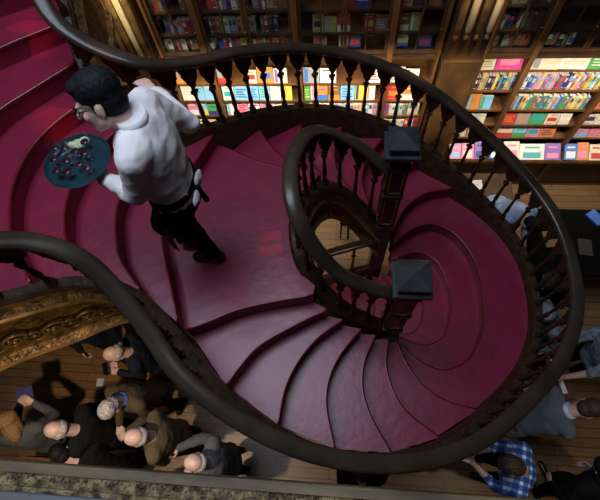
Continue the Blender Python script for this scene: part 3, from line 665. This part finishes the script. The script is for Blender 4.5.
def hand(bm, wr, d, n, s, curl=.5):
    """wr wrist, d towards the fingers, n back-of-hand normal, s thumb side unit vector"""
    d = d.normalized(); n = (n-d*n.dot(d)).normalized(); side = d.cross(n).normalized()
    if side.dot(s) < 0: side = -side
    capsule(bm, wr-d*.03, wr+d*.01, .024, .024, 8)
    for k, (o, L, r) in enumerate(((.028, .072, .0095), (.010, .080, .0098), (-.009, .074, .0093), (-.027, .058, .0085))):
        kn = wr+d*.088+side*o; capsule(bm, wr+d*.012+side*o*.55, kn, .014, .0115, 8)
        a = curl*(.9+.12*k); d1 = (d*math.cos(a)-n*math.sin(a)).normalized(); j = kn+d1*L*.5; a2 = a+curl*1.1
        d2 = (d*math.cos(a2)-n*math.sin(a2)).normalized(); capsule(bm, kn, j, r, r*.92, 8); capsule(bm, j, j+d2*L*.48, r*.92, r*.8, 8)
    t0 = wr+d*.022+side*.022; t1 = t0+(d*.6+side*.75-n*.25).normalized()*.045; t2 = t1+(d*.95+side*.1-n*.45).normalized()*.034
    capsule(bm, t0, t1, .0135, .011, 8); capsule(bm, t1, t2, .011, .0095, 8)
def person(label, loc, rotz, H=1.72, lean=8, twist=0, hp=20, hy=0, handR=(.22, .12, .85), handL=(-.22, .12, .85), eR=(.4, -.6, -.3), eL=(-.4, -.6, -.3),
           footR=(.1, .05, 0), footL=(-.1, -.05, 0), skin='skin', hair='hairgrey', style='short', top='olive', legs='black', vox=.010, sleeves=1.0, curl=.5, shirt=None, pose=None, infl=.018, extra=None, handn=None, hip=None, kL=None, hem=-.16, hroll=0, neck=0, nf=0):
    k = H/1.75; root = thing('person', label, 'person', loc, rotz)
    P = V(hip) if hip else V((0, -.02, .93*k)); la = math.radians(lean); up = V((0, math.sin(la), math.cos(la))); fw = V((0, math.cos(la), -math.sin(la))); rt = V((1, 0, 0))
    tw = math.radians(twist); rts = (rt*math.cos(tw)+fw*math.sin(tw)); fws = (fw*math.cos(tw)-rt*math.sin(tw))
    NK = P+up*.53*k; SH = P+up*.475*k
    sR = SH+rts*.175*k; sL = SH-rts*.175*k
    hR = V(handR); hL = V(handL)
    ER, hR = ik(sR, hR, .285*k, .255*k, V(eR)); EL, hL = ik(sL, hL, .285*k, .255*k, V(eL))
    hpR, hpL = P+rt*.09*k, P-rt*.09*k
    fR, fL = V(footR)+V((0, 0, .08*k)), V(footL)+V((0, 0, .08*k))
    KR, fR = ik(hpR, fR, .43*k, .43*k, V((0.05, 1, 0))); KL, fL = ik(hpL, fL, .43*k, .43*k, V(kL) if kL else V((-.05, 1, 0)))
    # head frame
    ph = math.radians(hp); yw = math.radians(hy)
    hf = V((-math.sin(yw)*math.cos(ph), math.cos(yw)*math.cos(ph), -math.sin(ph))); hr = hf.cross(V((0, 0, 1))).normalized(); hu = hr.cross(hf); rr = math.radians(hroll); hu, hr = hu*math.cos(rr)+hr*math.sin(rr), hr*math.cos(rr)-hu*math.sin(rr)
    HC = NK+up*(.05-neck)*k+hu*.12*k+hf*(.03+nf)*k
    HM = Matrix.Translation(HC) @ Matrix((hr, hf, hu)).transposed().to_4x4() @ Matrix.Scale(k, 4)
    def hp_(p): return HM @ V(p)
    def torso(bm, f, low):
        st = []
        for t, rx, ry in ((low, .165, .115), (0, .165, .118), (.2, .150, .105), (.45, .165, .115), (.7, .178, .12), (.86, .170, .105), (.95, .115, .075), (1.02, .06, .055)):
            mixx = min(1, max(0, t)); r1 = (rt*(1-mixx)+rts*mixx).normalized(); f1 = (fw*(1-mixx)+fws*mixx).normalized()
            st.append((P+up*t*.53*k, r1, f1, (rx*k+f), (ry*k+f)))
        loft(bm, st); capsule(bm, sR-rts*.03, sL+rts*.03, .062*k+f, None)
    def arms(bm, f, frac=1.0):
        for S, E_, Hh in ((sR, ER, hR), (sL, EL, hL)):
            capsule(bm, S, E_, .054*k+f, .041*k+f)
            if frac > 0: capsule(bm, E_, E_+(Hh-E_)*(frac-.04), .042*k+f, .028*k+f)
    def legsf(bm, f, upto=1.0):
        for h, K, F in ((hpR, KR, fR), (hpL, KL, fL)):
            capsule(bm, h, K, .083*k+f, .056*k+f); capsule(bm, K, K+(F-K)*upto, .056*k+f, .038*k+f*.9)
    def headshape(bm):
        R_ = HM.to_3x3().normalized()
        def E3(c, r): ellip(bm, hp_(c), tuple(x*k for x in r), R_, 16)
        E3((0, -.012, .035), (.076, .096, .086)); E3((0, .022, -.03), (.060, .068, .082)); E3((0, .052, -.088), (.026, .026, .022))
        for s in (-1, 1):
            E3((s*.078, -.008, -.012), (.010, .020, .032)); E3((s*.034, .066, -.028), (.020, .018, .018)); E3((s*.028, .080, .026), (.022, .010, .008))
            capsule(bm, hp_((s*.055, .0, -.06)), hp_((s*.022, .055, -.088)), .022*k, .018*k, 8)
        capsule(bm, hp_((0, .088, .012)), hp_((0, .110, -.022)), .009*k, .014*k, 8); E3((0, .084, -.050), (.022, .010, .006)); E3((0, .081, -.062), (.019, .010, .007))
        capsule(bm, hp_((0, -.02, -.05)), NK-up*.03, .058*k, .060*k)
    bm = BM(); torso(bm, 0, -.05); arms(bm, 0); legsf(bm, 0); headshape(bm)
    for s, E_, Hh, i in ((1, ER, hR, 0), (-1, EL, hL, 1)):
        d = (Hh-E_).normalized(); nn = V((0, 0, 1)) if abs(d.z) < .8 else V((s, .2, 0))
        if handn and handn[i]: nn = V(handn[i])
        th = V((-s, .3, 0)) if abs(d.z) < .8 else V((0, 1, 0))
        hand(bm, Hh, d, nn, th, curl)
    for F in (fR, fL): capsule(bm, F-V((0, .03, .03)), F+V((0, .13, -.045)), .035*k, .028*k)
    remeshed('body', bm, M[skin], root, vox, 2)
    bm = BM(); torso(bm, infl, hem); arms(bm, infl*.75, sleeves)
    remeshed('jacket' if top != 'shirt' else 'shirt', bm, M[top], root, .012, 3, (.022, .09))
    bm = BM(); legsf(bm, infl*.8, .97)
    st = [(P+up*t*.53*k, rt, fw, (rx*k+infl*.7), (ry*k+infl*.7)) for t, rx, ry in ((-.2, .15, .105), (0, .166, .118), (.14, .155, .108))]; loft(bm, st)
    remeshed('trousers', bm, M[legs], root, .012, 3, (.018, .08))
    for F in (fR, fL):
        bm = BM(); capsule(bm, F-V((0, .035, .035)), F+V((0, .135, -.045)), .043*k, .036*k); capsule(bm, F, F-V((0, .0, .03)), .046*k, .045*k)
        for v in bm.verts: v.co.z = max(v.co.z, F.z-.08*k)
        obj('shoe', bm, M['shoe'], root, True)
    for s in (-1, 1):
        bm = BM(); ellip(bm, hp_((s*.029, .074, .008)), (.0125*k,)*3, None, 10); e = obj('eye', bm, M['eyew'], root, True)
        bm = BM(); ellip(bm, hp_((s*.029, .083, .008)), (.006*k,)*3, None, 8); obj('iris', bm, M['eye'], e, True)
    R_ = HM.to_3x3().normalized()
    if style != 'none':
        bm = BM()
        def E3(c, r): ellip(bm, hp_(c), tuple(x*k for x in r), R_, 16)
        if style == 'short': E3((0, -.022, .052), (.084, .100, .086)); E3((0, -.045, .0), (.076, .075, .075))
        elif style == 'quiff': E3((0, -.022, .056), (.086, .104, .090)); E3((0, -.045, .0), (.079, .078, .078)); E3((0, .035, .092), (.062, .056, .036)); E3((.07, .0, .0), (.012, .018, .04)); E3((-.07, .0, .0), (.012, .018, .04))
        elif style == 'long': E3((0, -.025, .045), (.092, .108, .092)); E3((0, -.07, -.08), (.085, .055, .14)); E3((.06, -.02, -.06), (.03, .05, .10)); E3((-.06, -.02, -.06), (.03, .05, .10))
        elif style == 'fringe': E3((0, -.040, -.002), (.082, .082, .060))
        remeshed('hair', bm, M[hair], root, .006, 2, (.007, .012) if style != 'quiff' else (.004, .012))
    if shirt:
        bm = BM(); lathe(bm, [(.060*k, -.02), (.074*k, -.018), (.070*k, .035), (.060*k, .03)], 20, Matrix.Translation(NK+up*.012) @ V((0, 0, 1)).rotation_difference(up).to_matrix().to_4x4()); obj('collar', bm, M[shirt], root, True)
    if extra: extra(dict(root=root, HC=HC, hp=hp_, k=k, P=P, up=up, fw=fw, rt=rt, NK=NK, hR=hR, hL=hL, ER=ER, EL=EL, sR=sR, sL=sL))
    return root

# --- the waiter: local +Y is his walking direction (world -X); local +X is world +Y
def waiter_extra(J):
    r, hp_, k = J['root'], J['hp'], J['k']
    bm = BM()
    for s in (-1, 1):
        pts = [hp_((s*.031+.025*math.cos(a), .098, .008+.019*math.sin(a))) for a in [i*2*PI/18 for i in range(19)]]; tube(bm, pts, .0022, 6)
        tube(bm, [hp_((s*.056, .097, .012)), hp_((s*.078, .06, .012)), hp_((s*.081, -.012, .006))], .0022, 6)
    tube(bm, [hp_((-.007, .099, .012)), hp_((0, .103, .015)), hp_((.007, .099, .012))], .0022, 6); obj('glasses', bm, M['metal'], r, True)
    up, fw, rt, P, NK = J['up'], J['fw'], J['rt'], J['P'], J['NK']
    q = V((0, 0, 1)).rotation_difference(up).to_matrix().to_4x4()
    bm = BM(); lathe(bm, [(.066, -.026), (.084, -.030), (.078, -.008), (.066, -.004)], 24, Matrix.Translation(NK+up*.004) @ q); obj('neck_strap', bm, M['black'], r, True)
    # waist band, long black apron in front, white bow behind
    bm = BM(); loft(bm, [(P+up*t, rt, fw, .176+e, .130+e) for t, e in ((.045, 0), (.05, .006), (.095, .004), (.10, 0))], 28); obj('apron_band', bm, M['black'], r, True)
    bm = BM(); st = []
    for i in range(9):
        a = math.radians(20+i*17.5); st.append(a)
    top = [bm.verts.new(P+up*.08+rt*math.cos(a)*.182+fw*math.sin(a)*.136) for a in st]; bot = [bm.verts.new(P+V((0, 0, -.42))+rt*math.cos(a)*.21+V((0, 1, 0))*math.sin(a)*.20) for a in st]
    for i in range(8): bm.faces.new((top[i], top[i+1], bot[i+1], bot[i]))
    bmesh.ops.solidify(bm, geom=bm.faces[:], thickness=.006); obj('apron', bm, M['black'], r, True)
    c = P+up*.05-fw*.145-rt*.03
    for s, dz in ((1, .02), (-1, -.01)):
        bm = BM(); ellip(bm, c+rt*s*.055+up*dz, (.052, .016, .032), None, 14); ellip(bm, c+rt*s*.040-up*.03, (.020, .012, .03), None, 12); remeshed('apron_bow', bm, M['shirt'], r, .005, 2, (.012, .03))
    bm = BM(); ellip(bm, c, (.020, .020, .026), None, 12); tube(bm, [c, c-up*.08+rt*.02, c-up*.16+rt*.03], [.016, .014, .018], 8); obj('bow_knot', bm, M['black'], r, True)
    # shoe sole
TR = V((-1.32, 1.25, 3.93))
ang = PI/2; RZ = Matrix.Rotation(-ang, 3, 'Z')
wl = V((-.93, 1.25, 2.8))
def loc_w(p): return tuple(RZ @ (V(p)-wl))
person('waiter in white shirt and black apron carrying a round tray up the red stairs', wl, ang, H=1.74, lean=1, twist=4, hp=8, hy=20, hroll=24, neck=.05, nf=.055, hem=.03,
       handR=loc_w((-.98, 1.66, 3.99)), eR=(.3, -1, -1.5), handL=loc_w((-1.20, 1.20, 3.86)), eL=(-.5, -.5, -.8), footR=(-.02, -.05, 0), footL=(.09, .08, .05), kL=(-.1, 1, 0),
       skin='skinpale', hair='hairblack', style='quiff', top='shirt', legs='black', vox=.0075, curl=.35, infl=.022, shirt='shirt', extra=waiter_extra, handn=((0, 0, 1), (0, 0, -1)), hip=(0, -.04, .90))
# tray and glasses
tr = thing('tray', 'round dark teal tray of used glasses held by the waiter', 'tray', TR)
bm = BM(); lathe(bm, [(.02, 0), (.160, 0), (.172, .018), (.168, .018), (.157, .005), (.02, .005)], 40); obj('tray_disc', bm, M['tray'], tr, True, 40)
GP = [(-.10, -.02), (-.065, .05), (-.03, -.03), (.0, .03), (-.06, -.09), (-.005, -.095), (.045, -.05), (.05, .02), (.03, .09), (-.115, .05), (.09, -.07)]
gi = None
gl = ['at the outer rim left of the napkin', 'just below the crumpled napkin', 'in the middle of the cluster', 'near the tray centre on the napkin side', 'at the lower outer rim', 'at the lower rim', 'between centre and lower rim', 'closest to the tray centre toward the sleeve', 'at the rim nearest the waiter\'s chest', 'at the far outer rim', 'at the lower rim near the elbow']
for i, (x, y) in enumerate(GP):
    if gi is None:
        g = thing('wine_glass', '', 'glass', (0, 0, 0), 0, 'used glasses on the waiter\'s tray')
        bm = BM(); lathe(bm, [(.002, .0), (.026, .001), (.026, .003), (.004, .006), (.004, .03), (.02, .038), (.031, .055), (.032, .07), (.029, .09), (.030, .0915), (.0285, .0915)], 18, cap=False); obj('bowl_and_stem', bm, M['wineglass'], g, True)
        bm = BM(); lathe(bm, [(.002, .0385), (.012, .041), (.020, .045), (.020, .047), (.002, .047)], 16); obj('wine', bm, M['wine'], g, True); gi = g
    else:
        g = gi.copy(); COL.objects.link(g)
        for c in gi.children: d = c.copy(); COL.objects.link(d); d.parent = g
    g.location = TR+V((x, y, .006)); g['label'] = 'wine glass with dark dregs on tray, ' + gl[i]
bm = BM(); ellip(bm, (0, 0, .012), (.045, .03, .014), None, 14); ellip(bm, (.03, .015, .018), (.03, .025, .014), None, 12); ellip(bm, (-.03, -.01, .015), (.03, .02, .016), None, 12)
o = remeshed('napkin', bm, M['lemon'], None, .005, 1, (.012, .02)); o.location = TR+V((-.02, .10, .008)); tag(o, 'crumpled pale yellow napkin on the tray among glasses', 'napkin')

# --- visitors on the ground floor
def A(deg): return math.radians(deg)
def phone_extra(m, kx=.07, ky=.13):
    def f(J):
        bm = BM(); c = (J['hR']+J['hL'])*.5+V((0, .09, .03)); box(bm, c.x-kx/2, c.x+kx/2, c.y-ky/2, c.y+ky/2, c.z, c.z+.012); o = obj('held_item', bm, M[m], None); return o
    return f
person('balding man in dark navy coat, topmost of the group standing at lower left', (-2.02, .80, 0), A(115), hp=40, handR=(.07, .30, 1.12), handL=(-.07, .30, 1.12), top='navy', hair='hairgrey', style='fringe', H=1.68)
person('grey haired man in olive brown coat with blue collar, hands held together', (-1.98, .42, 0), A(160), lean=14, hp=35, handR=(.07, .36, 1.05), handL=(-.06, .38, 1.06), top='olive', style='short', H=1.72, shirt='blue')
person('bald man in a black coat standing left of the olive coated man', (-2.32, .03, 0), A(95), lean=10, hp=30, top='black', style='fringe', H=1.74, handR=(.2, .2, .9))
person('bald man in tan brown coat in the middle of the lower left group', (-1.60, .02, 0), A(100), lean=8, hp=20, top='tan', style='fringe', H=1.74, handR=(.2, .25, .95))
person('balding man in dark grey coat, rightmost of the group at lower left', (-1.05, -.17, 0), A(90), lean=6, hp=25, top='greycloth', hair='hairgrey', style='fringe', H=1.70, handR=(.1, .42, 1.15), handL=(-.15, .30, 1.0))
person('sandy haired person in grey jacket with blue booklet at the left edge', (-3.02, -.06, 0), A(20), lean=6, hp=45, top='greycloth', hair='hairblond', style='long', H=1.60, handR=(.08, .30, 1.20), handL=(-.08, .30, 1.20))
person('black haired person in black jacket just above the gilded ledge at lower left', (-2.22, -.34, 0), A(60), lean=25, hp=50, top='black', hair='hairblack', style='short', H=1.62, handR=(.1, .4, 1.0))
person('brown haired person in dark coat just below the tan coated man', (-1.75, -.48, 0), A(180), lean=10, hp=40, top='black', hair='hairbrown', style='short', H=1.5)
person('person in dark blue coat half hidden beneath the gilded carved stair side', (-2.75, 1.05, 0), A(200), lean=10, hp=30, top='navy', hair='hairblack', style='short', H=1.68, footL=(-.12, .35, 0), footR=(.12, -.1, 0))
person('brown haired man in blue plaid shirt beside the stair at lower right', (1.74, -.08, 0), A(75), lean=14, hp=50, top='plaid', hair='hairbrown', style='short', H=1.74, handR=(.05, .40, 1.12), handL=(-.06, .40, 1.12), sleeves=.45)
person('dark haired man in a slate grey jumper leaning right at the lower right', (1.84, .40, 0), A(-80), lean=38, hp=45, top='greyblue', hair='hairbrown', style='short', H=1.76, legs='jeans', shirt='blueshirt', handR=(.15, .55, .85), handL=(-.15, .5, .85))
person('person in black with a shoulder bag at the bottom right corner', (2.38, -.2, 0), A(20), lean=15, hp=40, top='black', hair='hairblack', style='long', H=1.62)
person('person in grey printed t-shirt at the right edge beside the stair', (2.76, 1.06, 0), A(95), lean=10, hp=30, top='greytee', hair='hairbrown', style='short', H=1.72, sleeves=0, handR=(.12, .45, 1.0), handL=(-.2, .40, .95), legs='black')
person('person in pale blue shirt bending over behind the upper right balustrade', (2.0, 2.9, 0), A(200), lean=48, hp=60, top='blueshirt', hair='hairblack', style='short', H=1.68, handR=(.15, .5, .8), handL=(-.15, .5, .8), legs='jeans')
person('person in dark clothes with bare forearms beyond the right balustrade', (2.30, 1.84, 0), A(140), lean=15, hp=40, top='black', hair='hairbrown', style='short', H=1.66, handR=(.05, .38, 1.05), handL=(-.1, .38, 1.05), sleeves=.3)
person('person in white and grey top seen through the right balusters', (2.26, 1.36, 0), A(100), lean=12, hp=40, top='greytee', hair='hairgrey', style='short', H=1.62, handR=(.1, .4, 1.05))
person('person in black, two hands visible below the bottom curve of the stair', (.30, -.28, 0), A(10), lean=10, hp=30, top='black', hair='hairbrown', style='short', H=1.62, handR=(.14, .30, 1.1), handL=(-.04, .31, 1.12))

def held(loc, deg, local, name, label, cat, sx, sy, t, m, tilt=0):
    p = Matrix.Rotation(A(deg), 3, 'Z') @ V(local)+V(loc); bm = BM(); box(bm, -sx/2, sx/2, -sy/2, sy/2, 0, t); bevel(bm, min(.003, t/3), 1); o = obj(name, bm, m)
    o.location = p; o.rotation_euler = (A(tilt), 0, A(deg)); return tag(o, label, cat)
held((-3.02, -.06, 0), 20, (.0, .42, 1.23), 'booklet', 'blue booklet held by the sandy haired person at the left edge', 'booklet', .17, .12, .008, BM_['navy'], 15)
held((-2.02, .80, 0), 115, (0, .40, 1.15), 'camera', 'small black camera held by the navy coated man at lower left', 'camera', .12, .05, .07, M['metal'])
held((1.74, -.08, 0), 75, (0, .50, 1.15), 'paper_leaflet', 'folded white leaflet held by the man in the plaid shirt', 'leaflet', .14, .10, .004, M['white'], 15)
held((.30, -.28, 0), 10, (-.12, .40, 1.15), 'phone', 'dark phone held below the bottom curve of the stair', 'phone', .07, .13, .01, M['metal'], 20)
